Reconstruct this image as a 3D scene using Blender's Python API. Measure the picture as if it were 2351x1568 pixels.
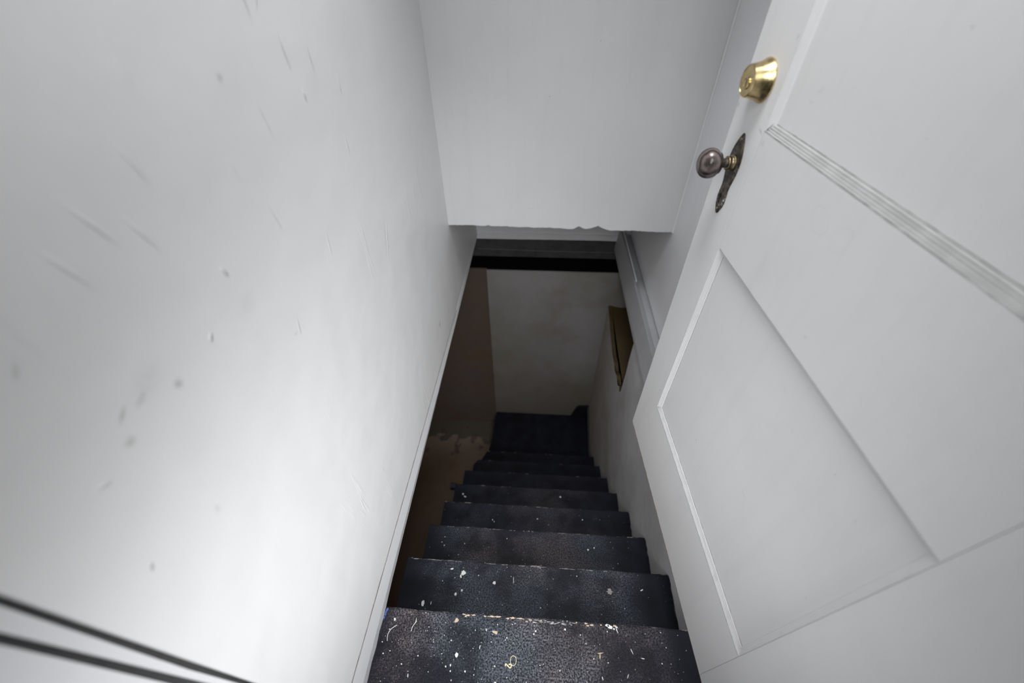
import bpy, bmesh, math, random
from mathutils import Matrix, Vector, Euler
random.seed(7)
S = bpy.context.scene
for o in list(bpy.data.objects):
    bpy.data.objects.remove(o)

# ------------------------------------------------------------------ units
# All numbers below are in "camera units" (camera at 0,0,0; top tread at z=-1.55);
# K turns them into metres and the top tread becomes z = 0.
K = 0.7613
TOP = -1.55
def V(x, y, z): return Vector((x*K, y*K, (z-TOP)*K))

# ------------------------------------------------------------------ camera
cam_d = bpy.data.cameras.new('camera'); cam = bpy.data.objects.new('camera', cam_d)
S.collection.objects.link(cam); S.camera = cam
R = Matrix(((0.9977373762, -0.0367559418, 0.0562950164),
            (0.0659475176, 0.6979327912, -0.7131204274),
            (-0.0130787250, 0.7152194207, 0.6987775949)))
cam.matrix_world = Matrix.Translation(V(0, 0, 0)) @ R.to_4x4()
cam_d.sensor_width = 36.0; cam_d.lens = 36.0*935/2351
cam_d.clip_start = 0.01
cam_d.dof.use_dof = True; cam_d.dof.focus_distance = 1.05; cam_d.dof.aperture_fstop = 1.9

# ------------------------------------------------------------------ light
w = bpy.data.worlds.new('world'); S.world = w; w.use_nodes = True
w.node_tree.nodes['Background'].inputs[0].default_value = (0.95, 0.97, 1, 1)
w.node_tree.nodes['Background'].inputs[1].default_value = 0.04
def area(name, loc, target, size, power, col, size_y=None):
    l = bpy.data.lights.new(name, 'AREA'); l.energy = power; l.color = col
    l.shape = 'RECTANGLE'; l.size = size; l.size_y = size_y or size
    o = bpy.data.objects.new(name, l); S.collection.objects.link(o)
    o.location = loc
    o.rotation_euler = (Vector(target)-Vector(loc)).to_track_quat('-Z', 'Y').to_euler()
    return o
def beam(name, loc, target, size, power, deg):
    o = area(name, loc, target, size, power, (0.985, 0.99, 1.0)); o.data.spread = math.radians(deg); return o
beam('left_wall_fill_light', V(0.30, -0.60, -0.30), V(-0.45, 0.75, -1.45), 0.3, 3.5, 75)  # added unseen beam that brightens the lower left wall
beam('stair_fill_light', V(0.10, 0.90, 1.10), V(0.10, 0.95, -1.0), 0.4, 3.3, 80)  # added fill from above the stairs, not a real fitting
beam('header_fill_light', V(0.10, -0.10, 0.70), V(-0.10, 1.84, -0.60), 0.5, 2.6, 110)  # added unseen fill aimed at the header wall
beam('door_fill_light', V(-0.30, -0.45, -0.15), V(0.52, 1.0, -1.5), 0.3, 0.5, 48)  # added unseen beam to lift the foot of the open door
beam('camera_fill_light', V(0.05, -0.02, 0.10), V(0.05, 0.95, -1.20), 0.15, 0.75, 85)  # added fill beside the camera, aimed down the stairs
bl = bpy.data.lights.new('basement_bulb_light', 'POINT'); bl.energy = 1.1; bl.color = (1, 0.62, 0.36); bl.shadow_soft_size = 0.25
blo = bpy.data.objects.new('basement_bulb_light', bl); S.collection.objects.link(blo); blo.location = V(-1.7, 1.2, -2.2)

S.view_settings.view_transform = 'Standard'; S.view_settings.look = 'None'
S.view_settings.gamma = 1; S.view_settings.use_curve_mapping = False
S.view_settings.exposure = 0.0

# ------------------------------------------------------------------ materials
class M:
    def __init__(s, name):
        s.m = bpy.data.materials.new(name); s.m.use_nodes = True
        s.t = s.m.node_tree; s.b = s.t.nodes['Principled BSDF']
        s.tc = s.t.nodes.new('ShaderNodeTexCoord')
    def n(s, kind, **kw):
        x = s.t.nodes.new(kind)
        for k, v in kw.items(): setattr(x, k, v)
        return x
    def l(s, a, b): s.t.links.new(a, b)
    def setin(s, sock, v):
        if hasattr(v, 'is_linked'): s.l(v, sock)
        else: sock.default_value = v
    def obj(s): return s.tc.outputs['Object']
    def mapping(s, src, loc=(0,0,0), rot=(0,0,0), scale=(1,1,1), typ='POINT'):
        m = s.n('ShaderNodeMapping', vector_type=typ); s.l(src, m.inputs['Vector'])
        m.inputs['Location'].default_value = loc; m.inputs['Rotation'].default_value = rot
        m.inputs['Scale'].default_value = scale; return m.outputs[0]
    def noise(s, src, scale, detail=4, rough=.55, dist=0.0):
        x = s.n('ShaderNodeTexNoise'); s.l(src, x.inputs['Vector'])
        x.inputs['Scale'].default_value = scale; x.inputs['Detail'].default_value = detail
        x.inputs['Roughness'].default_value = rough; x.inputs['Distortion'].default_value = dist
        return x.outputs['Fac']
    def rng(s, src, a, b, c=0, d=1, smooth=False):
        x = s.n('ShaderNodeMapRange', interpolation_type='SMOOTHSTEP' if smooth else 'LINEAR'); s.l(src, x.inputs[0])
        for i, v in zip((1, 2, 3, 4), (a, b, c, d)): x.inputs[i].default_value = v
        return x.outputs[0]
    def math(s, op, a, b=0.0, clamp=False):
        x = s.n('ShaderNodeMath', operation=op, use_clamp=clamp)
        s.setin(x.inputs[0], a); s.setin(x.inputs[1], b); return x.outputs[0]
    def mix(s, f, a, b):
        x = s.n('ShaderNodeMix', data_type='RGBA'); s.setin(x.inputs[0], f)
        for i, v in ((6, a), (7, b)):
            if isinstance(v, (tuple, list)): x.inputs[i].default_value = (*v, 1) if len(v) == 3 else v
            else: s.l(v, x.inputs[i])
        return x.outputs[2]
    def base(s, v, rough=.5, metal=0, spec=.5):
        if isinstance(v, (tuple, list)): s.b.inputs['Base Color'].default_value = (*v, 1)
        else: s.l(v, s.b.inputs['Base Color'])
        s.setin(s.b.inputs['Roughness'], rough); s.b.inputs['Metallic'].default_value = metal
        s.b.inputs['Specular IOR Level'].default_value = spec
    def bump(s, h, dist, strength=1.0):
        x = s.n('ShaderNodeBump'); s.l(h, x.inputs['Height'])
        x.inputs['Distance'].default_value = dist; x.inputs['Strength'].default_value = strength
        s.l(x.outputs[0], s.b.inputs['Normal']); return x
    def spots(s, src, items, axis):
        """soft elliptic marks on a painted face; items: (centre xyz metres, r1, r2, angle, strength)"""
        tot = None
        for c, r1, r2, ang, st in items:
            if axis == 'x': sc = (50, r1, r2); ro = (ang, 0, 0)
            else: sc = (r1, 50, r2); ro = (0, ang, 0)
            v = s.mapping(src, c, ro, sc, 'TEXTURE')
            ln = s.n('ShaderNodeVectorMath', operation='LENGTH'); s.l(v, ln.inputs[0])
            f = s.rng(ln.outputs['Value'], 1.0, 0.0, 0, st, True)
            tot = f if tot is None else s.math('MAXIMUM', tot, f)
        return tot
    def rings(s, src, items, axis):
        tot = None
        for c, r1, r2, ang, wd, st in items:
            sc, ro = ((50, r1, r2), (ang, 0, 0)) if axis == 'x' else ((r1, 50, r2), (0, ang, 0))
            v = s.mapping(src, c, ro, sc, 'TEXTURE')
            ln = s.n('ShaderNodeVectorMath', operation='LENGTH'); s.l(v, ln.inputs[0])
            d = s.math('ABSOLUTE', s.math('SUBTRACT', ln.outputs['Value'], 1.0))
            f = s.rng(d, wd, 0.0, 0, st, True)
            tot = f if tot is None else s.math('MAXIMUM', tot, f)
        return tot

def yz(y, z): return (0, y*K, (z-TOP)*K)

def mat_left_wall():
    m = M('white_trowelled_plaster'); o = m.obj()
    big = m.noise(o, 3.2, 4, .55)
    run = m.mapping(o, (0,0,0), (math.radians(8),0,0), (1, 26, 3.0))     # trowel and paint runs, long in z
    n1 = m.noise(run, 1.6, 3, .6, .4); n2 = m.noise(run, 5.0, 3, .5, .2)
    gate = m.rng(big, .50, .68, 0, 1, True)
    fine = m.noise(o, 260, 3, .6)
    ridge = m.math('MULTIPLY', m.rng(n1, .58, .70, 0, 1, True), gate)
    ridge2 = m.math('MULTIPLY', m.rng(n2, .66, .74, 0, 1, True), gate)
    drips = m.spots(o, [
        (yz(.828,-.128), .0025, .030, .12, 1), (yz(.916,-.153), .0022, .026, .05, .9), (yz(.763,-.05), .0028, .030, .05, 1),
        (yz(.80,-.052), .002, .02, -.6, .8), (yz(.85,-.20), .004, .012, .2, .9), (yz(1.013,-.223), .003, .014, 0, .7),
        (yz(1.06,-.63), .003, .06, -.5, .5), (yz(.55,-.52), .002, .02, -.3, .6), (yz(.464,-.335), .003, .010, .2, 1.0),
        (yz(.383,-.389), .003, .007, -.6, 1.0), (yz(.432,-.17), .003, .025, .25, .5), (yz(.391,-.235), .003, .028, .3, .6),
        (yz(.30,-.22), .003, .03, .3, .5), (yz(.35,-.20), .0035, .03, .35, .6), (yz(.58,-.235), .002, .02, .2, .4),
        (yz(.62,-.33), .002, .03, .2, .5), (yz(.70,-.2), .002, .035, .15, .5), (yz(.174,-.408), .003, .008, 1.0, .5),
        (yz(.97,-.33), .004, .02, 0, .5), (yz(.75,-.46), .003, .03, -.2, .4)], 'x')
    h = m.math('ADD', m.math('MULTIPLY', ridge, .30), m.math('MULTIPLY', ridge2, .22))
    h = m.math('ADD', h, m.math('MULTIPLY', drips, .8))
    h = m.math('ADD', h, m.math('MULTIPLY', m.noise(o, 7, 2, .5), 1.3))
    h = m.math('ADD', h, m.math('MULTIPLY', fine, .05))
    m.bump(h, .0028, .85)
    smudge = m.spots(o, [
        (yz(.306,-.397), .008, .008, 0, .55), (yz(.262,-.372), .012, .006, .4, .40), (yz(.221,-.398), .008, .008, 0, .40),
        (yz(.133,-.535), .007, .003, .9, .75), (yz(.207,-.263), .009, .003, .9, .4), (yz(1.412,-1.288), .014, .022, 0, .5),
        (yz(.236,-.368), .012, .003, .6, .5), (yz(.636,-.129), .007, .007, 0, .4), (yz(.535,-.524), .006, .0015, .2, .6),
        (yz(.225,-.584), .006, .009, 0, .22), (yz(.47,-.40), .03, .02, .5, .10), (yz(1.05,-.62), .008, .05, -.4, .20),
        (yz(.28,-.36), .03, .02, .3, .12)], 'x')
    break_ = m.rng(m.noise(o, 150, 3, .7), .30, .65, .35, 1)
    smudge = m.math('MULTIPLY', smudge, break_)
    dirt = m.rng(m.noise(o, 5.5, 6, .62), .50, .80, 0, .10)
    c = m.mix(dirt, (.765, .765, .765), (.50, .50, .50))
    c = m.mix(smudge, c, (.16, .16, .16))
    m.base(c, m.rng(n1, .3, .8, .42, .55), 0, .4)
    return m.m

def mat_paint(name, col, dirt_col, dirt_amt=.16, bump=.0006, rough=.5, vert=False, marks=None, chips=0.0):
    m = M(name); o = m.obj()
    d = m.rng(m.noise(o, 4.5, 7, .62), .48, .78, 0, dirt_amt)
    streak = m.rng(m.noise(m.mapping(o, scale=(22, 22, 1.4)), 1.5, 4, .6), .52, .8, 0, dirt_amt*.8)
    c = m.mix(d, col, dirt_col); c = m.mix(streak, c, dirt_col)
    sp = m.rng(m.noise(o, 95, 2, .5), .77, .80, 0, .5, True)
    c = m.mix(sp, c, (.10, .10, .10))
    if marks: c = m.mix(marks(m, o), c, (.20, .20, .20))
    if chips:
        ch = m.rng(m.noise(o, 60, 5, .7), .70, .72, 0, chips)
        c = m.mix(ch, c, (.05, .05, .05))
    m.base(c, rough, 0, .4)
    h = m.math('ADD', m.math('MULTIPLY', m.noise(o, 14, 3, .5), 1.0), m.math('MULTIPLY', m.noise(o, 220, 3, .6), .16))
    m.bump(h, bump, .8)
    return m.m

def door_marks(m, o):
    def uz(u, z): return (u*K, 0, z*K)
    r = m.rings(o, [(uz(.418, 1.200), .020, .014, .5, .07, .11), (uz(.480, 1.198), .013, .019, .5, .07, .10)], 'y')
    s = m.spots(o, [(uz(.252,1.358), .012, .006, -.6, .13), (uz(.242,1.338), .008, .004, 0, .15), (uz(.139,1.42), .002, .006, .3, .6),
                    (uz(.55,.901), .010, .003, .4, .15), (uz(.53,1.027), .006, .004, 0, .22), (uz(.40,.476), .003, .003, 0, .6),
                    (uz(.135,1.257), .012, .003, .4, .45), (uz(.63,.60), .02, .004, .3, .10), (uz(.16,1.24), .010, .010, 0, .20),
                    (uz(.004,1.275), .004, .006, 0, .5)], 'y')
    return m.math('MULTIPLY', m.math('MAXIMUM', r, s), m.rng(m.noise(o, 120, 2), .3, .6, .3, 1))

def mat_moulding(nm='white_door_moulding_paint', col=(.72, .725, .73), dk=(.45, .45, .45), lo=.55, amt=.25):
    m = M(nm); o = m.obj()
    c = m.mix(m.rng(m.noise(o, 30, 4, .6), lo, lo+.2, 0, amt), col, dk)
    geo = m.n('ShaderNodeNewGeometry')
    m.base(c, .5, 0, .4); m.bump(m.noise(o, 60, 3), .0008, .6); return m.m

def mat_tread(seed, wear_shade_amt=1.0):
    m = M('worn_navy_black_floor_paint'); o = m.obj()
    p = m.mapping(o, (seed*1.37, seed*.91, 0))
    big = m.noise(p, 3.4, 4, .55)
    mid = m.noise(p, 11, 5, .6)
    fine = m.noise(p, 260, 4, .75)
    hue = m.noise(p, 2.2, 3, .5)
    sep = m.n('ShaderNodeSeparateXYZ'); m.l(o, sep.inputs[0])
    edge_x = m.rng(m.math('ABSOLUTE', m.math('SUBTRACT', sep.outputs[0], .0)), .37, .26, 0, 1, True)   # feet wear the middle of a tread
    wear = m.math('MULTIPLY', m.rng(m.math('ADD', m.math('MULTIPLY', big, .6), m.math('MULTIPLY', mid, .4)), .40, .60, 0.1, 1, True), edge_x)
    grain = m.rng(fine, .44, .60, 0, 1)
    f = m.math('MULTIPLY', m.math('MULTIPLY', wear, grain), wear_shade_amt, True)
    worn = m.mix(m.rng(hue, .42, .58), (.125, .145, .175), (.235, .195, .197))
    dark = m.mix(m.rng(mid, .4, .65), (.005, .0055, .0095), (.008, .0095, .016))
    c = m.mix(f, dark, worn)
    vor = m.n('ShaderNodeTexVoronoi', feature='F1'); m.l(p, vor.inputs['Vector']); vor.inputs['Scale'].default_value = 95
    vr = m.n('ShaderNodeSeparateColor'); m.l(vor.outputs['Color'], vr.inputs[0])
    thr = m.rng(vr.outputs[0], .72, 1.0, 0, .17)
    fl = m.math('LESS_THAN', vor.outputs['Distance'], thr)
    fl = m.math('MULTIPLY', fl, m.rng(m.noise(p, 6, 2), .42, .55, 0, .8*wear_shade_amt))
    c = m.mix(fl, c, (.55, .58, .60))
    # chipped nosing: pale primer and bare wood where the front edge is rubbed through
    e = m.rng(sep.outputs[1], -.0045, -.001, 0, 1)
    chip = m.rng(m.noise(m.mapping(p, scale=(1, 3.0, 1)), 32, 5, .7), .54, .60, 0, .75)
    gate = m.rng(m.noise(m.mapping(p, scale=(1, .2, .2)), 6, 2), .48, .56, 0, 1)
    c = m.mix(m.math('MULTIPLY', m.math('MULTIPLY', e, chip), gate), c, (.42, .37, .33))
    m.base(c, m.rng(fine, .3, .7, .5, .7), 0, .16)
    m.bump(m.math('ADD', m.math('MULTIPLY', fine, .5), m.math('MULTIPLY', mid, 1.0)), .0007, .6)
    return m.m

def mat_simple(name, col, rough=.6, metal=0, noise_scale=40, amt=.3, dark=None, bump=.0005, spec=.4):
    m = M(name); o = m.obj()
    dark = dark or tuple(c*.5 for c in col)
    c = m.mix(m.rng(m.noise(o, noise_scale, 5, .6), .42, .70, 0, amt), col, dark)
    m.base(c, rough, metal, spec)
    if bump: m.bump(m.noise(o, noise_scale*2, 4, .6), bump, .7)
    return m.m

def mat_basement_wall(name, a, b, c3, sc=1.4, foot_shade=0):
    m = M(name); o = m.obj()
    c = m.mix(m.rng(m.noise(o, sc, 5, .6), .38, .62), a, b)
    c = m.mix(m.rng(m.noise(o, sc*2.3, 6, .65), .52, .72, 0, .6), c, c3)
    c = m.mix(m.rng(m.noise(o, 40, 4, .7), .60, .75, 0, .25), c, tuple(x*.4 for x in a))
    if foot_shade:                                             # darker towards the foot: light falloff put into the wall colour
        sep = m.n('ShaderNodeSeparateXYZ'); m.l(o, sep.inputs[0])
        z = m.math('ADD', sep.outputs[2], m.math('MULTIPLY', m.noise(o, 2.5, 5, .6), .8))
        c = m.mix(m.rng(z, .1, -1.3, 0, foot_shade), c, (.10, .085, .065))
    m.base(c, .85, 0, .2); m.bump(m.noise(o, 22, 6, .65), .004, .7); return m.m

def mat_lower_plaster():
    m = M('scratched_grey_plaster'); o = m.obj()
    c = m.mix(m.rng(m.noise(o, 4, 6, .62), .42, .70), (.58, .58, .60), (.44, .43, .43))
    run = m.mapping(o, scale=(1, 60, 4)); s = m.rng(m.noise(run, 1.7, 3, .55), .70, .735, 0, .8)
    s = m.math('MULTIPLY', s, m.rng(m.noise(o, 7, 2), .46, .56))
    c = m.mix(s, c, (.75, .75, .74))
    sep = m.n('ShaderNodeSeparateXYZ'); m.l(o, sep.inputs[0])
    far_tint = m.rng(m.math('ADD', sep.outputs[1], m.math('MULTIPLY', m.noise(o, 4, 4), .5)), 1.2, 2.1, 0, .55)   # browner and darker towards the basement end
    c = m.mix(far_tint, c, (.34, .28, .23))
    m.base(c, .75, 0, .25); m.bump(m.math('ADD', m.math('MULTIPLY', m.noise(o, 9, 4, .6), 1), m.math('MULTIPLY', s, .3)), .004, .7); return m.m

def mat_basement_floor():
    m = M('stained_concrete_floor'); o = m.obj()
    c = m.mix(m.rng(m.noise(o, 2.2, 6, .6), .4, .65), (.17, .128, .10), (.15, .098, .058))
    c = m.mix(m.rng(m.noise(o, 60, 4, .7), .6, .8, 0, .3), c, (.12, .09, .07))
    sep = m.n('ShaderNodeSeparateXYZ'); m.l(o, sep.inputs[0])
    y = m.math('ADD', sep.outputs[1], m.math('MULTIPLY', m.math('SUBTRACT', m.noise(o, 7, 6, .62), .5), .42))
    band = m.rng(y, 2.33*K, 2.335*K, 0, .85)                  # water-stained paint slopped along the wall foot
    c = m.mix(band, c, (.06, .055, .045))
    dr = m.math('MULTIPLY', m.rng(m.noise(m.mapping(o, scale=(1, .6, 1)), 16, 2, .4), .64, .67, 0, .7), m.rng(sep.outputs[1], 2.05*K, 2.15*K))
    c = m.mix(dr, c, (.07, .045, .04))
    m.base(c, .8, 0, .25); m.bump(m.noise(o, 30, 5), .002, .6); return m.m

def mat_brass():
    m = M('polished_brass'); o = m.obj()
    c = m.mix(m.rng(m.noise(o, 90, 4, .6), .5, .75, 0, .45), (.66, .52, .27), (.30, .22, .10))
    m.base(c, m.rng(m.noise(o, 70, 3), .4, .7, .20, .34), 1, .5); return m.m
def mat_knob():
    m = M('brown_mineral_glaze'); o = m.obj()
    wv = m.n('ShaderNodeTexWave', wave_type='BANDS', bands_direction='X'); m.l(m.mapping(o, rot=(0, .3, .4)), wv.inputs['Vector'])
    wv.inputs['Scale'].default_value = 28; wv.inputs['Distortion'].default_value = 7; wv.inputs['Detail'].default_value = 3
    c = m.mix(wv.outputs['Fac'], (.030, .022, .021), (.15, .12, .115))
    m.base(c, .22, .15, .5); return m.m
def mat_iron():
    m = M('tarnished_bronze'); o = m.obj()
    c = m.mix(m.rng(m.noise(o, 120, 5, .7), .45, .62), (.035, .030, .026), (.14, .115, .09))
    sep = m.n('ShaderNodeSeparateXYZ'); m.l(o, sep.inputs[0])
    # white door paint smeared over the rim, more of it towards the tail
    px = m.math('ADD', m.noise(o, 170, 4, .7), m.rng(sep.outputs[2], 1.14*K, 1.045*K, 0, .20))
    ed = m.rng(m.math('ABSOLUTE', m.math('SUBTRACT', sep.outputs[0], .0765*K)), .006, .016, 0, .10)
    f = m.rng(m.math('ADD', px, ed), .76, .80, 0, .9)
    c = m.mix(f, c, (.60, .60, .60))
    m.base(c, m.rng(m.noise(o, 80, 3), .3, .7, .35, .6), .55, .5); m.bump(m.noise(o, 160, 4), .0008, .8); return m.m

MAT = dict(
    left=mat_left_wall(),
    white=mat_paint('white_wall_paint', (.65, .655, .665), (.45, .45, .455), .14),
    right=mat_paint('grey_white_wall_paint', (.78, .785, .80), (.55, .55, .56), .15),
    door=mat_paint('white_door_paint', (.72, .722, .725), (.45, .45, .45), .14, .0004, .45, marks=door_marks),
    mould=mat_moulding(), mould_dusty_shade=mat_moulding('dusty_shaded_moulding_paint', (.41, .41, .41), (.30, .30, .30), .4, .5),  # dust plus painted shade on the up-facing upper moulding
    mould_shade=mat_moulding('shaded_door_moulding_paint', (.50, .50, .505), (.36, .36, .36), .5, .4),  # same paint darkened: shade put into the up-facing lower moulding
    trim=mat_paint('white_trim_paint', (.72, .725, .74), (.40, .39, .38), .12, .0006, .5),
    ledge=mat_paint('grey_ledge_paint', (.42, .425, .44), (.24, .24, .24), .35, .001, .6),
    lower=mat_lower_plaster(),
    found=mat_basement_wall('grimy_shaded_foundation_render', (.30, .29, .295), (.23, .22, .19), (.19, .15, .12), 1.4, .85),
    found2=mat_basement_wall('damp_brown_render', (.115, .092, .084), (.115, .080, .052), (.085, .08, .09)),
    bfloor=mat_basement_floor(),
    dirt=mat_basement_wall('crawlspace_soil', (.055, .046, .032), (.085, .055, .018), (.03, .027, .02), 3),
    groove=mat_simple('shaded_groove_back', (.15, .15, .15), .8),  # groove shade put into the colour of the recess
    black=mat_simple('void_shade_black', (.002, .002, .002), .95, amt=.2, spec=.1),  # deep shadow of the void put into a near-black colour
    joist=mat_simple('old_dark_timber', (.075, .072, .072), .85, noise_scale=18, amt=.6, bump=.002, spec=.2),
    riser=mat_simple('black_stair_paint', (.005, .005, .009), .6, noise_scale=30, amt=.5, bump=.001),
    brass=mat_brass(), knob=mat_knob(), iron=mat_iron(),
    oldbrass=mat_simple('worn_brass_ring', (.34, .27, .17), .35, 1, 120, .6, bump=.0003),
    keyhole=mat_simple('keyhole_dark', (.004, .004, .004), .8, bump=0),
    splat=mat_simple('white_paint_splatter', (.74, .75, .73), .6, noise_scale=200, amt=.3, bump=0),
    chip=mat_simple('bare_wood_chip', (.56, .44, .33), .8, noise_scale=200, amt=.5, bump=0),
    blue=mat_simple('blue_paint_chip', (.07, .12, .36), .6, noise_scale=150, amt=.4, bump=0),
    rawwood=mat_simple('raw_wood_edge', (.42, .33, .24), .8, noise_scale=80, amt=.5, bump=.0005),
    thread=mat_simple('white_thread_fibre', (.78, .78, .76), .8, bump=0),
    yellow=mat_simple('pale_yellow_ribbon', (.74, .68, .42), .7, bump=0),
    cable=mat_simple('pale_cable_sheath', (.22, .22, .21), .6, bump=0),
    cfloor=mat_simple('hall_floorboard_paint', (.03, .032, .04), .5, noise_scale=6, amt=.4, bump=.001),
    ceil=mat_paint('ceiling_paint', (.74, .74, .74), (.5, .5, .5), .1),
)

# ------------------------------------------------------------------ builders
def link(name, me, mat, parent=None, loc=None, kind=None, label=None, cat=None, group=None, smooth=False):
    o = bpy.data.objects.new(name, me); S.collection.objects.link(o)
    if mat: me.materials.append(mat)
    if parent: o.parent = parent
    if loc is not None: o.location = loc
    if kind: o['kind'] = kind
    if label: o['label'] = label
    if cat: o['category'] = cat
    if group: o['group'] = group
    if smooth:
        for p in me.polygons: p.use_smooth = True
    return o
def from_bm(name, bm):
    bmesh.ops.recalc_face_normals(bm, faces=bm.faces[:])
    me = bpy.data.meshes.new(name); bm.to_mesh(me); bm.free(); return me
def add_box(bm, x0, x1, y0, y1, z0, z1, f=V):
    vs = [bm.verts.new(f(x, y, z)) for x in (x0, x1) for y in (y0, y1) for z in (z0, z1)]
    for q in ((0,1,3,2), (4,6,7,5), (0,4,5,1), (2,3,7,6), (0,2,6,4), (1,5,7,3)): bm.faces.new([vs[i] for i in q])
    return vs
def box(name, x0, x1, y0, y1, z0, z1, mat, bevel=0, **kw):
    bm = bmesh.new(); add_box(bm, x0, x1, y0, y1, z0, z1)
    if bevel: bmesh.ops.bevel(bm, geom=bm.edges[:], offset=bevel*K, segments=2, affect='EDGES', profile=.6)
    return link(name, from_bm(name, bm), MAT[mat], **kw)
def prism(bm, pts, axis, a, b, f=V):
    """extrude polygon pts along axis from a to b"""
    def mk(p, t):
        if axis == 'x': return f(t, p[0], p[1])
        if axis == 'y': return f(p[0], t, p[1])
        return f(p[0], p[1], t)
    A = [bm.verts.new(mk(p, a)) for p in pts]; B = [bm.verts.new(mk(p, b)) for p in pts]
    n = len(pts)
    for i in range(n): bm.faces.new((A[i], A[(i+1) % n], B[(i+1) % n], B[i]))
    bm.faces.new(A[::-1]); bm.faces.new(B)
def loft(bm, rings, f=V, close=True, caps=True):
    rr = [[bm.verts.new(f(*p)) for p in r] for r in rings]
    for a, b in zip(rr, rr[1:]):
        n = len(a)
        for i in range(n if close else n-1): bm.faces.new((a[i], a[(i+1) % n], b[(i+1) % n], b[i]))
    if caps: bm.faces.new(rr[0][::-1]); bm.faces.new(rr[-1])

# ================================================================== STRUCTURE
ST = dict(kind='structure')
ZC = 1.15        # ceiling level
# left partition wall (its foot ends at the stair opening)
bm = bmesh.new()
ys = [.0695 + i*(2.9-.0695)/60 for i in range(61)]
loft(bm, [[(-.453, y, ZC), (-.453, y, -1.42), (-.453, y, -1.50), (-.56, y, -1.50), (-.56, y, ZC)] for y in ys])
# slanted near end follows the jamb bead
for v in bm.verts:
    if abs(v.co.y - .0695*K) < 1e-6:
        zz = v.co.z/K + TOP
        v.co.y = (.0655 + (zz+.65)*.019)*K
link('wall_left', from_bm('wall_left', bm), MAT['left'], **ST)
# baseboard strip at its foot: top bead, face, undercut
def strip_h(y): return .150 - .085*min(1, max(0, (y-.1)/1.6))
bm = bmesh.new(); rings = []
for i in range(70):
    y = -.02 + i*(2.66+.02)/69
    h = strip_h(y); j = random.uniform(-.0012, .0012)
    rings.append([(-.4535, y, TOP+h+j), (-.4522, y, TOP+h-.0005+j), (-.4482, y, TOP+h*.42), (-.4580+(random.uniform(0, .003) if y < .33 else j*.3), y, TOP-.004), (-.500, y, TOP-.004), (-.500, y, TOP+h+j)])
loft(bm, rings)
link('baseboard_left', from_bm('baseboard_left', bm), MAT['trim'], **ST)
# crack above the strip: a thin dark recess line
bm = bmesh.new(); rings = []
for i in range(90):
    y = -.02 + i*(1.75+.02)/89
    h = strip_h(y); w_ = max(.0003, random.uniform(.0004, .0030)*(1 if y < .9 else .55))
    z = TOP+h+.0008+random.uniform(-.0006, .0006)
    rings.append([(-.4525, y, z), (-.4525, y, z+w_), (-.4545, y, z+w_), (-.4545, y, z)])
for r_ in rings: r_[0] = (-.4512, *r_[0][1:]); r_[1] = (-.4512, *r_[1][1:])
loft(bm, rings)
link('trim_4', from_bm('trim_4', bm), mat_simple('grey_brown_crack', (.13, .11, .10), .9, amt=.5, bump=0), label='thin open paint crack above the left baseboard', **ST)
# jamb: bead between two grooves, then the jamb running back past the camera
def slab_yz(name, pts, x0, x1, mat, **kw):
    bm = bmesh.new(); prism(bm, pts, 'x', x0, x1); return link(name, from_bm(name, bm), MAT[mat], **kw)
slab_yz('trim_1', [(.0595,-.30+.6), (.0665,-.30+.6), (.0540,-1.47), (.0480,-1.47)][::1] and
        [(.0560+.010, ZC), (.0490, ZC), (.0470,-.70), (.0455,-1.41), (.0515,-1.41), (.0545,-.70), (.0640,-.35)], -.56, -.4535, 'trim', **ST)
slab_yz('trim_2', [(.0405, ZC), (.0390,-.45), (.0368,-.70), (.0365,-1.41), (-.25,-1.41), (-.25, ZC)], -.56, -.453, 'trim', **ST)
box('trim_3', -.58, -.4655, -.25, .20, -1.50, ZC, 'groove', **ST)   # back of the two grooves, their shade put into a dark colour
# near hall room shell behind the camera
box('wall_west', -.57, -.47, -1.9, -.252, -1.55, ZC, 'ledge', **ST)
box('wall_rear', -.57, 1.6, -2.0, -1.9, -1.55, ZC, 'ledge', **ST)
box('wall_east', 1.6, 1.7, -2.0, .0, -1.55, ZC, 'ledge', **ST)
box('wall_front', .70, 1.7, .0, .1, -1.55, ZC, 'ledge', **ST)
box('floor', -.57, 1.7, -2.0, -.06, -1.60, -1.55, 'cfloor', **ST)
box('ceiling', -.6, 1.75, -2.0, 3.0, ZC, ZC+.05, 'ceil', **ST)

# header wall over the stairs, ragged lower lip
bm = bmesh.new()
bites = {1330: (.010,), 1378: (.014,)}
pts = []
n = 110
for i in range(n+1):
    x = -.47 + i*(.67+.47)/n
    z = -1.0035 - (x+.453)*.0145 + random.uniform(-.0016, .0016) + .0015*math.sin(x*31)
    px = 1030 + (x+.453)/(1.105)*515
    for c, wd, hh in ((1332, 14, .016), (1375, 22, .020), (1123, 8, .007), (1215, 10, .004), (1290, 9, .003)):
        d = abs(px-c)/wd
        if d < 1: z += hh*(1-d)
    pts.append((x, z))
rings = [[(x, 1.84, ZC), (x, 1.84, z+.004), (x, 1.8415, z), (x, 1.935, z+.002), (x, 1.935, ZC)] for x, z in pts]
loft(bm, rings)
link('wall_header', from_bm('wall_header', bm), MAT['white'], **ST)

# right wall above the floor ledge (and behind the door)
bm = bmesh.new()
loft(bm, [[(.652, y, ZC), (.652, y, -1.493), (.70, y, -1.493), (.70, y, ZC)] for y in [-.0+.2*i for i in range(15)]])
link('wall_right', from_bm('wall_right', bm), MAT['right'], **ST)
# paint-filled corner bead between header and right wall
bm = bmesh.new()
loft(bm, [[(.6455, 1.8385, z), (.6515, 1.832, z), (.6525, 1.8395, z)] for z in [-1.02+.12*i for i in range(19)]])
link('trim_9', from_bm('trim_9', bm), MAT['trim'], **ST)
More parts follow.
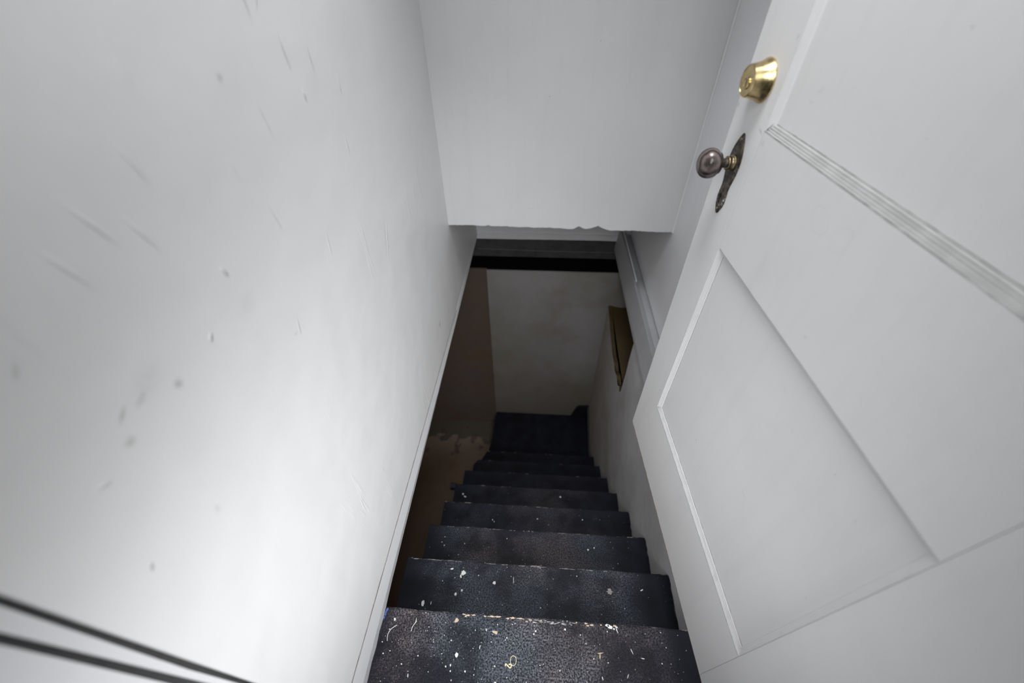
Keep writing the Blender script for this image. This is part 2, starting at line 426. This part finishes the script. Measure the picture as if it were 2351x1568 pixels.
# ledge + fascia at floor level on the right
bm = bmesh.new(); rings = []
for i in range(60):
    y = .02 + i*(2.66-.02)/59; j = random.uniform(-.0012, .0012)
    rings.append([(.660, y, -1.502), (.612, y, -1.488), (.578+j, y, -1.452+j), (.574+j, y, -1.449), (.556, y, -1.592+j), (.556, y, -1.62), (.660, y, -1.62)])
loft(bm, rings)
link('trim_5', from_bm('trim_5', bm), MAT['ledge'], **ST)
# loose narrow strip lying along the ledge at the far end
bm = bmesh.new()
loft(bm, [[(.590+.002*math.sin(y*9), y, -1.468), (.598+.002*math.sin(y*9), y, -1.468), (.598, y, -1.455), (.590, y, -1.455)] for y in [2.05+.05*i for i in range(13)]])
link('trim_6', from_bm('trim_6', bm), MAT['right'], **ST)

# far end of the stair opening at floor level
box('wall_end', -.47, .67, 2.665, 2.76, -1.515, ZC, 'right', **ST)
bm = bmesh.new()
loft(bm, [[(x, 2.655, -1.508), (x, 2.66, -1.505), (x, 2.70, -1.505), (x, 2.70, -1.55), (x, 2.655, -1.55+.002*math.sin(x*5)+random.uniform(-.0006,.0006))] for x in [-.47+.03*i for i in range(38)]])
link('trim_7', from_bm('trim_7', bm), MAT['right'], **ST)
# foundation walls
bm = bmesh.new()
nx = 40
rings = []
for i in range(nx+1):
    x = -.381 + i*(.9+.381)/nx
    rings.append([(x, 2.53, -3.80), (x, 2.53, -1.7425+random.uniform(-.001,.001)), (x, 2.542, -1.7425), (x, 2.542, -3.80)])
loft(bm, rings)
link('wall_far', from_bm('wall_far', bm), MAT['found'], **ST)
box('wall_far_left', -2.6, -.382, 2.545, 2.558, -3.80, -1.742, 'found2', **ST)
box('wall_basement_left', -2.7, -2.6, -1.0, 2.7, -3.80, -1.64, 'found2', **ST)
box('wall_basement_rear', -2.6, .5649, -1.1, -1.0, -3.80, -1.64, 'found2', **ST)
box('wall_crawlspace_right', 1.6, 1.7, -1.0, 3.4, -2.4, -1.60, 'found2', **ST)
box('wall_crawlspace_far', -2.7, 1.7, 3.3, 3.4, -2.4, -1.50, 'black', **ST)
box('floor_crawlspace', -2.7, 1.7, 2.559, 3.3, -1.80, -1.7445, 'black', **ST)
box('floor_basement', -2.7, .72, -1.1, 2.7, -3.83, -3.73, 'bfloor', **ST)
# underside of the upper floor around the opening
box('ceiling_basement_left', -2.7, -.5005, -1.1, 3.4, -1.62, -1.565, 'joist', **ST)
box('ceiling_basement_right', .60, 1.7, -1.1, 3.4, -1.66, -1.622, 'joist', **ST)
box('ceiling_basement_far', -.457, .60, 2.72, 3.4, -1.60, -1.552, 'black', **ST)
# right stair wall below the ledge, broken open over the crawlspace
bm = bmesh.new()
top = [(-1.0,-1.622), (1.702,-1.622), (1.706,-1.75), (1.700,-1.90), (1.708,-2.02), (1.703,-2.085), (1.722,-2.112), (1.76,-2.103), (1.80,-2.135), (1.87,-2.120), (1.935,-2.150),
       (2.00,-2.132), (2.08,-2.143), (2.19,-2.128), (2.30,-2.105), (2.40,-2.075), (2.48,-2.060), (2.529,-2.045)]
prism(bm, top + [(2.529,-3.729), (-1.0,-3.729)], 'x', .565, .592)
bmesh.ops.triangulate(bm, faces=[f for f in bm.faces if len(f.verts) > 4])
wl_ = link('wall_right_lower', from_bm('wall_right_lower', bm), MAT['lower'], **ST)
wl_.data.materials.append(MAT['dirt'])
for p_ in wl_.data.polygons:
    if p_.normal.z > .3: p_.material_index = 1           # dark soil material on the up-facing broken top
# soil floor of the crawlspace, level with the broken wall top
bm = bmesh.new(); g = []
for i in range(14):
    row = []
    for j in range(40):
        x = .5925 + i*.077; y = -.9 + j*(3.43/39)
        z = -2.055 - (2.53-y)*.06 if y > 1.5 else -2.117
        row.append(bm.verts.new(V(x, y, z + random.uniform(-.012, .012))))
    g.append(row)
for i in range(13):
    for j in range(39): bm.faces.new((g[i][j], g[i+1][j], g[i+1][j+1], g[i][j+1]))
link('floor_soil', from_bm('floor_soil', bm), MAT['dirt'], kind='structure', smooth=True)

# ================================================================== STAIRCASE
stair = bpy.data.objects.new('staircase', None); S.collection.objects.link(stair)
stair.location = V(0, 1.2, -3.73)
stair['label'] = 'steep black painted wooden staircase with worn, paint-spattered treads going down to the basement'
stair['category'] = 'staircase'
def sp(x, y, z): return V(x, y, z) - V(0, 1.2, -3.73)
RUN, RISE = .231, .25
XL, XR = -.487, .5645
def nose(k): return .318+(k-1)*RUN, -1.55-(k-1)*RISE
treads = {}
for k in range(1, 9):
    Y, Z = nose(k)
    xl = {1: -.4660, 7: -.470, 8: -.40}.get(k, XL) + (random.uniform(-.004, .004) if k > 1 else 0)
    xr = XR if k > 1 else .5645
    back = Y-RUN-.012 if k > 1 else -.06
    th = .042
    # outline with ragged painted ends, local to the nosing
    m_ = 14
    right = [(xr - abs(random.gauss(0, .0022)), Y + (back-Y)*i/m_) for i in range(m_+1)]
    right[0] = (xr-.004, Y)
    if k == 8: left = [(-.487, Y-.235), (-.470, Y-.16), (-.41, Y-.03), (-.395, Y)]
    elif k == 1: left = [(xl + abs(random.gauss(0, .0022)) + .004*(i/m_), back + (Y-back)*i/m_) for i in range(m_+1)]; left[-1] = (xl-.004, Y)
    elif k == 7: left = [(xl, back), (xl, Y-.05), (xl+.035, Y)]
    else: left = [(xl + random.uniform(0, .0015), back + (Y-back)*i/m_) for i in range(m_)] + [(xl+.003, Y)]
    front = [(left[-1][0] + (right[0][0]-left[-1][0])*i/60, Y + random.uniform(-.0009, .0006) + (.0012*math.sin(i*.4+k))) for i in range(1, 60)]
    poly = right + left + front
    bm = bmesh.new()
    org = (0, Y, Z)
    f = lambda x, y, z: Vector(((x)*K, (y-org[1])*K, (z-org[2])*K))
    prism(bm, poly, 'z', Z-th, Z, f)
    # round the nosing a little
    es = [e for e in bm.edges if all(abs(v.co.z) < 1e-6 and v.co.y > -.003 for v in e.verts) and len(e.link_faces) == 2 and any(abs(fc.normal.z) < .5 for fc in e.link_faces)]
    bm.normal_update()
    es = [e for e in bm.edges if all(abs(v.co.z) < 1e-6 and v.co.y > -.003 for v in e.verts)]
    bmesh.ops.bevel(bm, geom=es, offset=.004, segments=2, affect='EDGES')
    me = from_bm('tread', bm)
    t = link('tread', me, mat_tread(k, {1: 1.0, 2: .75, 3: .48, 4: .28, 5: .2}.get(k, .05)), parent=stair, loc=sp(*org))  # wear colour cut on lower treads: fading light put into the paint
    treads[k] = (t, org)
    # riser under the nosing
    if k < 8:
        x0 = max(xl, -.470)+.012
        bm = bmesh.new(); add_box(bm, x0, XR-.002, Y-.045, Y-.022, Z-RISE+.0005, Z-th-.0005, sp)
        link('riser', from_bm('riser', bm), MAT['riser'], parent=stair)
# protruding nosing stub at the left end of the fifth tread
Y, Z = nose(5)
bm = bmesh.new(); pr = [(.0, .0), (.006, -.004), (.008, -.02), (.004, -.034), (-.03, -.036), (-.034, -.006), (-.03, 0)]
loft(bm, [[(x, Y+a, Z+b+.001) for a, b in pr] for x in (-.522, -.519, -.505, -.4875)], sp)
link('nosing_stub', from_bm('nosing_stub', bm), MAT['riser'], parent=stair)
# small block under the right end of tread 2, black painted
# last riser and landing
Y, Z = nose(8)
bm = bmesh.new(); add_box(bm, -.385, .56, Y-.045, Y-.022, -3.5195, Z-.0425, sp)
link('riser', from_bm('riser', bm), MAT['riser'], parent=stair)
bm = bmesh.new()
lp = [(.5645, 2.527), (.40, 2.5285), (.1, 2.5275), (-.2, 2.5285), (-.374, 2.528), (-.383, 2.40), (-.388, 2.25), (-.398, 2.15), (-.412, 2.05), (-.412, 1.86), (.5645, 1.86)]
f = lambda x, y, z: Vector((x*K, (y-2.53)*K, (z+3.52)*K))
prism(bm, lp, 'z', -3.56, -3.52, f)
link('landing', from_bm('landing', bm), mat_tread(9, .03), parent=stair, loc=sp(0, 2.53, -3.52))
bm = bmesh.new(); add_box(bm, -.36, .56, 1.90, 2.50, -3.7295, -3.5605, sp)
link('landing_base', from_bm('landing_base', bm), MAT['riser'], parent=stair)
# black corner boards on the landing: sloping skirting
bm = bmesh.new(); prism(bm, [(.398,-3.5195), (.405,-3.50), (.442,-3.375), (.455,-3.352), (.470,-3.340), (.5640,-3.334), (.5640,-3.5195)], 'y', 2.505, 2.5285, sp)
link('corner_board', from_bm('corner_board', bm), MAT['riser'], parent=stair)
bm = bmesh.new(); prism(bm, [(2.504,-3.345), (2.504,-3.5195), (2.03,-3.5195), (2.06,-3.495), (2.29,-3.43)], 'x', .548, .5642, sp)
link('skirting_board', from_bm('skirting_board', bm), MAT['riser'], parent=stair)
# two stringers below the treads
for x0 in (-.40, .45):
    bm = bmesh.new()
    d = Vector((0, RUN, -RISE))
    a0 = (.20, -1.80); a1 = (1.80, -1.80-1.60*RISE/RUN)
    prism(bm, [(a0[0], a0[1]), (a1[0], a1[1]), (a1[0], a1[1]-.16), (a0[0], a0[1]-.16)], 'x', x0, x0+.04, sp)
    link('stringer', from_bm('stringer', bm), MAT['riser'], parent=stair)

# paint splats, flecks and chips: thin raised film on the treads
def blob(bm, x, y, rx, ry, h=.0006, ang=0, n=12, ragged=.25):
    ca, sa = math.cos(ang), math.sin(ang)
    top, bot = [], []
    for i in range(n):
        a = 2*math.pi*i/n; r = 1+random.uniform(-ragged, ragged)
        px, py = rx*r*math.cos(a), ry*r*math.sin(a)
        X, Yy = x+px*ca-py*sa, y+px*sa+py*ca
        top.append(bm.verts.new((X*K, Yy*K, h*K))); bot.append(bm.verts.new(((x+(X-x)*1.06)*K, (y+(Yy-y)*1.06)*K, 0)))
    bm.faces.new(top)
    for i in range(n): bm.faces.new((bot[i], bot[(i+1) % n], top[(i+1) % n], top[i]))
splats = {
 1: [(-.204,.208,.0042,.0058,0), (-.348,.287,.0009,.006,0), (-.417,.286,.003,.0035,.5), (-.429,.197,.002,.002,0), (-.440,.225,.0015,.0015,0), (-.321,.198,.0018,.0018,0), (-.218,.182,.002,.003,0),
     (-.232,.178,.002,.0022,0), (-.216,.168,.0018,.0022,0), (-.172,.170,.0022,.0025,0), (-.12,.277,.0015,.0038,.3), (-.135,.231,.0010,.005,0), (.03,.275,.0022,.0022,0), (-.085,.188,.0018,.0018,0),
     (.128,.293,.003,.0030,0), (.036,.283,.0024,.0024,0), (.255,.218,.0016,.0016,0), (.235,.18,.0012,.004,.3), (.33,.25,.0010,.006,.4), (.36,.235,.0055,.0010,-.1), (.11,.19,.0016,.002,0), (.31,.19,.001,.005,-.4),
     (-.08,.15,.003,.003,0), (-.02,.152,.002,.002,0), (-.34,.15,.001,.005,.2), (.19,.165,.001,.006,.3), (.15,.155,.001,.004,.1)],
 2: [(-.252,.504,.0085,.0085,0), (-.125,.476,.0055,.006,0), (-.249,.442,.0035,.0045,0), (-.271,.428,.0038,.005,0), (-.391,.39,.006,.008,0), (.448,.486,.006,.002,.5), (-.36,.392,.0012,.005,0),
     (-.05,.49,.0008,.012,0), (-.30,.515,.006,.003,.3), (-.26,.49,.003,.006,.2), (-.19,.498,.002,.002,0), (-.33,.47,.0016,.0016,0), (.2,.52,.0016,.0016,0)],
 3: [(-.396,.686,.003,.003,0), (.286,.708,.004,.004,0), (.315,.718,.003,.003,0), (-.40,.725,.002,.002,0), (-.30,.70,.002,.002,0), (-.41,.70,.002,.002,0), (-.1,.735,.002,.002,0)],
 4: [(.05,.94,.004,.003,0), (-.2,.92,.003,.003,0), (.3,.95,.003,.003,0), (-.19,.91,.002,.003,0)],
 5: [(-.43,1.173,.005,.006,0), (-.413,1.157,.008,.004,-.3), (.2,1.19,.005,.005,0)],
}
for k, lst in splats.items():
    t, org = treads[k]
    bm = bmesh.new()
    for x, y, rx, ry, a in lst: blob(bm, x, y-org[1], rx, ry, .0007, a, 12)
    for i in range({1: 230, 2: 60, 3: 26, 4: 8, 5: 4}[k]):
        x = random.uniform(-.43, .5); y = org[1]-random.uniform(.006, .215)
        if k == 1 and random.random() < .45: x = random.gauss(-.15, .14)
        r = min(.0016, .0005+random.expovariate(1/.00035))
        if -.44 < x < .54: blob(bm, x, y-org[1], r, r*random.uniform(.7, 1.5), .0004, random.uniform(0, 3), 6, .3)
    link('paint_splatter', from_bm('paint_splatter', bm), MAT['splat'], parent=t, kind='stuff')
# pale bare-wood chips along the top nosing
t, org = treads[1]
bm = bmesh.new()
for x, w_, dy in ((-.196,.012,.001), (-.183,.013,.003), (-.165,.016,.0015), (-.19,.006,.006), (-.105,.020,.0015), (-.085,.018,.001), (-.128,.008,.002), (-.04,.014,.001), (-.015,.018,.0012), (-.055,.008,.003),
                 (.018,.008,.004), (.052,.006,.002), (.195,.009,.0015), (.213,.010,.004), (.242,.005,.002), (.285,.010,.0015), (.20,.007,.007), (.165,.005,.001)):
    blob(bm, x, -.0035-dy, w_*.55, .0016+random.uniform(0,.001), .0006, 0, 12, .45)
blob(bm, -.218, .296-org[1], .006, .006, .0005, 0, 12, .4); blob(bm, -.092, .272-org[1], .008, .004, .0005, -.2, 12, .3)
blob(bm, .232, .2315-org[1], .002, .007, .0006, -.1, 10, .3); blob(bm, .234, .2395-org[1], .008, .0015, .0006, .2, 10, .3)
link('wood_chip', from_bm('wood_chip', bm), MAT['chip'], parent=t, kind='stuff')
bm = bmesh.new()
for i in range(26):
    x = random.uniform(.0, .16); blob(bm, x, -.003-random.uniform(0, .012), random.uniform(.002, .008), .0005, .0005, -.03, 6, .3)
for dx, dy, r in ((.262,.003,.006), (.270,.006,.008), (.280,.010,.004), (.289,.005,.004)): blob(bm, dx, -dy-.003, r, r*.55, .0007, -.4, 12, .4)
blob(bm, .290, -.016, .0012, .008, .0007, .35, 8)
link('paint_flake', from_bm('paint_flake', bm), MAT['splat'], parent=t, kind='stuff')
bm = bmesh.new()
for x, y, r in ((-.4495,-.006,.004), (-.4510,-.014,.004), (-.4520,-.022,.003), (-.4525,-.03,.0025)): blob(bm, x, y, r*.8, r*1.2, .0005, -.3, 10, .45)
link('blue_paint_patch', from_bm('blue_paint_patch', bm), MAT['blue'], parent=t, kind='stuff')
# nosing wear on treads 2, 3: pale rubbed lines
for k, segs in ((2, ((-.41,.10),(-.27,.04),(-.15,.07),(-.05,.08),(.06,.09),(.16,.06),(.24,.04),(.31,.02))), (3, ((-.38,.03),(-.17,.05),(-.08,.03),(.0,.05),(-.30,.02)))):
    t, org = treads[k]; bm = bmesh.new()
    for x, wdt in segs:
        for q in range(5): blob(bm, x+random.uniform(-.5,.5)*wdt, -.0045-random.uniform(0,.0015), wdt*random.uniform(.06,.18), .0006+random.uniform(0, .0008), .0005, 0, 8, .4)
    if k == 2: blob(bm, .325, .474-org[1], .010, .008, .0004, 0, 14, .5)
    link('worn_edge_fleck', from_bm('worn_edge_fleck', bm), mat_simple('dull_rubbed_primer', (.34, .31, .30), .8, noise_scale=150, bump=0), parent=t, kind='stuff')

# ================================================================== DOOR
DR = bpy.data.objects.new('door_1', None); S.collection.objects.link(DR)
DR.location = V(.453, 1.101, TOP); DR.rotation_euler = (0, 0, math.atan2(-.99715, .07549)); DR['kind'] = 'structure'
DR['label'] = 'white panelled door standing open over the top of the stairs'
def dp(u, z, d=0): return Vector((u*K, -d*K, z*K))       # d = towards the stairwell
DT = .058; DW = 1.046; DH = 2.62
U0, U1 = .150, .896; Z0, Z1 = .304, .984; Z2, Z3 = 1.262, 2.45
def dbox(bm, u0, u1, z0, z1, d0=-DT, d1=0, bev=.0016):
    vs = [bm.verts.new(dp(u, z, d)) for u in (u0, u1) for z in (z0, z1) for d in (d0, d1)]
    for q in ((0,1,3,2), (4,6,7,5), (0,4,5,1), (2,3,7,6), (0,2,6,4), (1,5,7,3)): bm.faces.new([vs[i] for i in q])
def dpart(name, bm, mat='door', parent=DR, bevel=0, smooth=False, **kw):
    if bevel: bmesh.ops.bevel(bm, geom=bm.edges[:], offset=bevel*K, segments=2, affect='EDGES')
    return link(name, from_bm(name, bm), MAT[mat] if isinstance(mat, str) else mat, parent=parent, smooth=smooth, **kw)
# stiles (the lock stile's corner and foot are slightly ragged)
bm = bmesh.new(); n = 40; rings = []
for i in range(n+1):
    z = DH*i/n; e = random.uniform(-.0012, .0008) - .004*min(1, z/1.4)
    if z > 2: e = -.004
    rings.append([(e, z), (U0-.0004, z)])
front = [bm.verts.new(dp(r[0][0], r[0][1], -.0015)) for r in rings]; f2 = [bm.verts.new(dp(r[0][0]+.0018, r[0][1], 0)) for r in rings]
f3 = [bm.verts.new(dp(r[1][0], r[1][1], 0)) for r in rings]; b3 = [bm.verts.new(dp(r[1][0], r[1][1], -DT)) for r in rings]; b0 = [bm.verts.new(dp(r[0][0], r[0][1], -DT)) for r in rings]
cols = [front, f2, f3, b3, b0]
for i in range(n):
    for a in range(5): bm.faces.new((cols[a][i], cols[(a+1) % 5][i], cols[(a+1) % 5][i+1], cols[a][i+1]))
bm.faces.new([c[0] for c in cols][::-1]); bm.faces.new([c[-1] for c in cols])
dpart('lock_stile', bm)
bm = bmesh.new(); dbox(bm, U1+.0004, DW, 0, DH); dpart('hinge_stile', bm, bevel=.0008)
for nm, a, b in (('bottom_rail', .0, Z0), ('lock_rail', Z1, Z2), ('top_rail', Z3, DH)):
    bm = bmesh.new(); dbox(bm, U0, U1, a, b); dpart(nm, bm, bevel=.0002)
# raw wood showing at the unpainted foot of the door, ragged
bm = bmesh.new(); rings = []
for i in range(120):
    u = .03+i*(.96-.03)/119
    h = max(.0004, .0022+random.gauss(0, .0012)) if u < .62 else max(.0003, random.gauss(.0007, .0005))
    rings.append([(u, h, .0003), (u, -.0003, .0003), (u, -.0003, -.02), (u, h, -.02)])
loft(bm, rings, lambda u, z, d: dp(u, z, d)); dpart('raw_edge', bm, 'rawwood')
# ragged dark paint scab at the lock stile foot
bm = bmesh.new()
pts = [(-.0030, .012), (.002, .003)]
loft(bm, [[(u, -.0045*abs(math.sin(i*1.9))-.0005-random.uniform(0, .002), -.001), (u, .001, -.001), (u, .001, -.006), (u, -.001, -.006)] for i, u in enumerate([.0+.004*j for j in range(26)])], lambda u, z, d: dp(u, z, d))
dpart('paint_drip_edge', bm, 'door')
REC = .0105; MW = .0175
prof = [(0, 0), (.0016, -.0006), (.0026, -.0022), (.0052, -.0026), (.0066, -.0044), (.0096, -.0048), (.0112, -.0064), (.0142, -.0068), (.0160, -.0088), (MW, -.0105)]
for zb, zt in ((Z0, Z1), (Z2, Z3)):
    bm = bmesh.new(); dbox(bm, U0-.0, U1, zb, zt, -.040, -REC); dpart('panel', bm)
    corners = [(U0, zb), (U1, zb), (U1, zt), (U0, zt)]
    ins = [(1, 1), (-1, 1), (-1, -1), (1, -1)]
    for s in range(4):
        a, b = s, (s+1) % 4
        bm = bmesh.new(); rings = []
        N = 26
        for i in range(N+1):
            q = i/N; ring = []
            for w_, d in prof:
                ax, az = corners[a][0]+ins[a][0]*w_, corners[a][1]+ins[a][1]*w_
                bx, bz = corners[b][0]+ins[b][0]*w_, corners[b][1]+ins[b][1]*w_
                jit = random.uniform(-.0002, .0002)
                ring.append((ax+(bx-ax)*q, az+(bz-az)*q, d+jit*.8))
            w_, d = MW-.001, -.014; ax, az = corners[a][0]+ins[a][0]*w_, corners[a][1]+ins[a][1]*w_; bx, bz = corners[b][0]+ins[b][0]*w_, corners[b][1]+ins[b][1]*w_
            ring.append((ax+(bx-ax)*q, az+(bz-az)*q, d))
            ax, az = corners[a]; bx, bz = corners[b]; ring.append((ax+(bx-ax)*q, az+(bz-az)*q, d))
            rings.append(ring)
        loft(bm, rings, lambda u, z, d: dp(u, z, d)); dpart('panel_moulding', bm, ('mould_dusty_shade' if zb > 1 else 'mould_shade') if s == 0 else 'mould')

# dirt packed in the moulding quirks: thin dark beads in the crevices
crev = mat_simple('grime_in_crevice', (.13, .125, .12), .9, noise_scale=60, amt=.6, dark=(.45, .45, .45), bump=0)
def bead(u0, z0, u1, z1, w_, d, gaps=.0):
    bm = bmesh.new(); N = 60; rings = []
    dx, dz = u1-u0, z1-z0; L = math.hypot(dx, dz); nxu, nzu = -dz/L, dx/L
    for i in range(N+1):
        q = i/N; ww = w_*random.uniform(.25, 1.0)*(1 if random.random() > gaps else .1); off = random.uniform(-.0003, .0003)
        u, z = u0+dx*q+nxu*off, z0+dz*q+nzu*off
        rings.append([(u+nxu*ww, z+nzu*ww, d), (u-nxu*ww, z-nzu*ww, d), (u-nxu*ww, z-nzu*ww, d-.001), (u+nxu*ww, z+nzu*ww, d-.001)])
    loft(bm, rings, lambda u, z, d: dp(u, z, d)); dpart('grime_line', bm, crev)
bead(U0, Z2, U1, Z2, .0008, .0003, .1); bead(U0+MW, Z2+MW, U1-MW, Z2+MW, .0012, -.0098)
bead(U0+MW, Z0+MW, U1-MW, Z0+MW, .0009, -.0098, .2); bead(U0, Z0+.001, U1, Z0+.001, .0005, .0003, .4)
bead(U0, Z2, U0+MW, Z2+MW, .0007, -.001); bead(U0, Z0, U0+MW, Z0+MW, .0004, -.001)
bead(U0+MW, Z0+MW, U0+MW, Z1-MW, .0003, -.0098, .4)

# lathe along the door normal
def lathe(prof_, u, z, segs=48, su=1, sz=1):
    bm = bmesh.new(); rings = []
    for r, t in prof_:
        rings.append([(u+max(r, 1e-5)*math.cos(2*math.pi*i/segs)*su, z+max(r, 1e-5)*math.sin(2*math.pi*i/segs)*sz, t) for i in range(segs)])
    loft(bm, rings, lambda u, z, d: dp(u, z, d)); return bm
bu, bz = .0795, 1.3385
db = dpart('deadbolt', lathe([(.030,-.002), (.0412,0), (.0414,.002), (.0405,.0045), (.0375,.009), (.0350,.015), (.0325,.024), (.0305,.033), (.0298,.0362), (.0285,.0376), (.0268,.0378), (.0262,.0368), (.0255,.0366), (.0001,.0366)], bu, bz, 64), 'brass', smooth=True)
db.data.set_sharp_from_angle(angle=math.radians(28)) if hasattr(db.data, 'set_sharp_from_angle') else None
cy = dpart('lock_cylinder', lathe([(.0115,.0362), (.0115,.0378), (.0108,.0386), (.0092,.0386), (.0085,.0376), (.0001,.0376)], bu+.0005, bz-.004, 40), 'brass', parent=db, smooth=True)
if hasattr(cy.data, 'set_sharp_from_angle'): cy.data.set_sharp_from_angle(angle=math.radians(30))
bm = bmesh.new(); dbox(bm, bu-.0012+.0005, bu+.0012+.0005, bz-.0105, bz+.0025, .0370, .0379); dpart('keyway', bm, 'keyhole', parent=db)
# escutcheon
hw = [(1.2350,.0015), (1.2335,.004), (1.228,.0085), (1.218,.0150), (1.205,.0215), (1.192,.0262), (1.178,.0290), (1.163,.0292), (1.148,.0272), (1.134,.0235), (1.122,.0200), (1.112,.0185), (1.102,.0190), (1.092,.0205),
      (1.082,.0212), (1.072,.0200), (1.062,.0165), (1.053,.0110), (1.046,.0060), (1.0425,.0015)]
cu = .0765
bm = bmesh.new()
def plate_ring(s, d):
    L = [(cu - w_*s + random.uniform(-.0004, .0004), 1.14+(z-1.14)*(1-(1-s)*.25), d) for z, w_ in hw]
    Rr = [(cu + w_*s + random.uniform(-.0004, .0004), 1.14+(z-1.14)*(1-(1-s)*.25), d) for z, w_ in reversed(hw)]
    return L+Rr
loft(bm, [plate_ring(1, -.001), plate_ring(1.0, .0016), plate_ring(.93, .0030), plate_ring(.86, .0026), plate_ring(.80, .0034)], lambda u, z, d: dp(u, z, d))
bmesh.ops.triangulate(bm, faces=[f for f in bm.faces if len(f.verts) > 4])
es = dpart('escutcheon', bm, 'iron', label='tarnished bronze escutcheon plate smeared with white paint')
bm = bmesh.new()
loft(bm, [[(cu-.004+.0052*math.cos(a)*(1), 1.088+.0052*math.sin(a), d) for a in [2*math.pi*i/16 for i in range(16)]] for d in (.0032, .0037)], lambda u, z, d: dp(u, z, d))
dbox(bm, cu-.0065, cu-.0015, 1.068, 1.087, .0032, .0037); dpart('keyhole', bm, 'keyhole', parent=es)
for z in (1.2225, 1.0555):
    bm = lathe([(.0036,.0028), (.0036,.0040), (.0026,.0046), (.0001,.0048)], cu, z, 16); dpart('screw', bm, 'oldbrass', parent=es, smooth=True)
ku, kz = .0735, 1.1680
KN = dpart('door_knob', lathe([(.010,.0370), (.0165,.0378), (.0215,.0388), (.0270,.0415), (.0312,.0460), (.0334,.0515), (.0342,.0575), (.0336,.0640), (.0316,.0700), (.0280,.0755), (.0228,.0800), (.0160,.0832), (.0080,.0848), (.0001,.0852)], ku, kz, 56), 'knob', smooth=True, label='brown glazed round knob')
dpart('knob_ferrule', lathe([(.0120,.0325), (.0185,.0345), (.0240,.0360), (.0236,.0376), (.0150,.0380)], ku, kz, 40), 'iron', parent=KN, smooth=True)
dpart('knob_shank', lathe([(.0125,.014), (.0112,.018), (.0102,.021), (.0108,.026), (.0122,.030), (.0130,.0335)], ku, kz, 32), 'iron', parent=KN, smooth=True)
dpart('knob_collar', lathe([(.0190,.0030), (.0186,.0055), (.0160,.0070), (.0148,.0085), (.0148,.0135), (.0156,.0145), (.0156,.0175), (.0120,.0182)], ku, kz, 40), 'oldbrass', parent=KN, smooth=True)
# hinge jamb so the door hangs from something
box('trim_8', .545, .70, .0, .045, -1.55, ZC, 'trim', **ST)

# ================================================================== LOOSE THINGS
# dark joist under the far end of the opening
bm = bmesh.new()
loft(bm, [[(x, 2.67, -1.553), (x, 2.67, -1.7095), (x, 2.74, -1.7095), (x, 2.74, -1.553)] for x in [-.70+.04*i for i in range(36)]])
jo = link('floor_joist', from_bm('floor_joist', bm), MAT['joist'], label='dark old timber joist under the floor edge, above the far basement wall', cat='beam')
def tube(name, pts, r, mat, **kw):
    cu_ = bpy.data.curves.new(name, 'CURVE'); cu_.dimensions = '3D'; cu_.bevel_depth = r; cu_.bevel_resolution = 2; cu_.use_fill_caps = True
    sp_ = cu_.splines.new('NURBS'); sp_.points.add(len(pts)-1); sp_.order_u = 4; sp_.use_endpoint_u = True
    for p, q in zip(sp_.points, pts): p.co = (*q, 1)
    tmp = bpy.data.objects.new('t', cu_); S.collection.objects.link(tmp)
    me = bpy.data.meshes.new_from_object(tmp.evaluated_get(bpy.context.evaluated_depsgraph_get()))
    bpy.data.objects.remove(tmp); me.materials.clear()
    return link(name, me, MAT[mat], smooth=True, **kw)
tube('cable', [V(-.455+.1*i*1.07, 2.6665, -1.643-.004*math.sin(i*.33)-.0009*i) for i in range(11)], .0011, 'cable', label='thin pale cable strung slackly across the dark joist', cat='cable')
h = .0010
tube('thread', [V(*p) for p in ((-.4055,.271,TOP+h), (-.412,.267,TOP+h), (-.4225,.260,TOP+h), (-.428,.249,TOP+h), (-.4285,.238,TOP+h), (-.425,.2285,TOP+h))], .0006, 'thread',
     label='curved white thread lying near the left end of the top step', cat='thread')
tube('thread', [V(*p) for p in ((-.345,.286,TOP+h), (-.350,.279,TOP+h), (-.3545,.272,TOP+h), (-.357,.264,TOP+h), (-.3550,.261,TOP+h), (-.358,.258,TOP+h))], .0006, 'thread',
     label='short straight white thread with a knotted tip on the top step', cat='thread')
# pale yellow curl of ribbon near the bottom of the frame
pp = [(-.0525,.190), (-.0530,.1955), (-.0495,.1945), (-.0430,.1890), (-.0385,.1865), (-.0360,.1885), (-.0345,.1945), (-.0400,.1955), (-.0435,.1945)]
bm = bmesh.new(); rings = []
P = [Vector((a, b, TOP)) for a, b in pp]
fine = []
for i in range(len(P)-1):
    for q in range(4): fine.append(P[i].lerp(P[i+1], q/4))
fine.append(P[-1])
for i, p in enumerate(fine):
    t_ = (fine[min(i+1, len(fine)-1)]-fine[max(i-1, 0)]).normalized(); nn = Vector((-t_.y, t_.x, 0))*.00155
    rings.append([tuple(p+nn+Vector((0,0,.0012))), tuple(p-nn+Vector((0,0,.0012))), tuple(p-nn+Vector((0,0,.0005))), tuple(p+nn+Vector((0,0,.0005)))])
loft(bm, rings)
loop = [( -.0300+.0088*math.cos(a), .2045+.0120*math.sin(a)) for a in [math.radians(235)+2*math.pi*i/28 for i in range(28)]]
rings = []
for a, b in loop:
    c = Vector((a+.0300, b-.2045, 0)).normalized()*.0007
    rings.append([(a+c.x, b+c.y, TOP+.0018), (a-c.x, b-c.y, TOP+.0018), (a-c.x, b-c.y, TOP+.0006), (a+c.x, b+c.y, TOP+.0006)])
rr = [[bm.verts.new(V(*p)) for p in r] for r in rings]
for i in range(28):
    a, b = rr[i], rr[(i+1) % 28]
    for j in range(4): bm.faces.new((a[j], a[(j+1) % 4], b[(j+1) % 4], b[j]))
link('ribbon_scrap', from_bm('ribbon_scrap', bm), MAT['yellow'], label='small curled pale yellow ribbon scrap on the top step near its middle', cat='scrap')
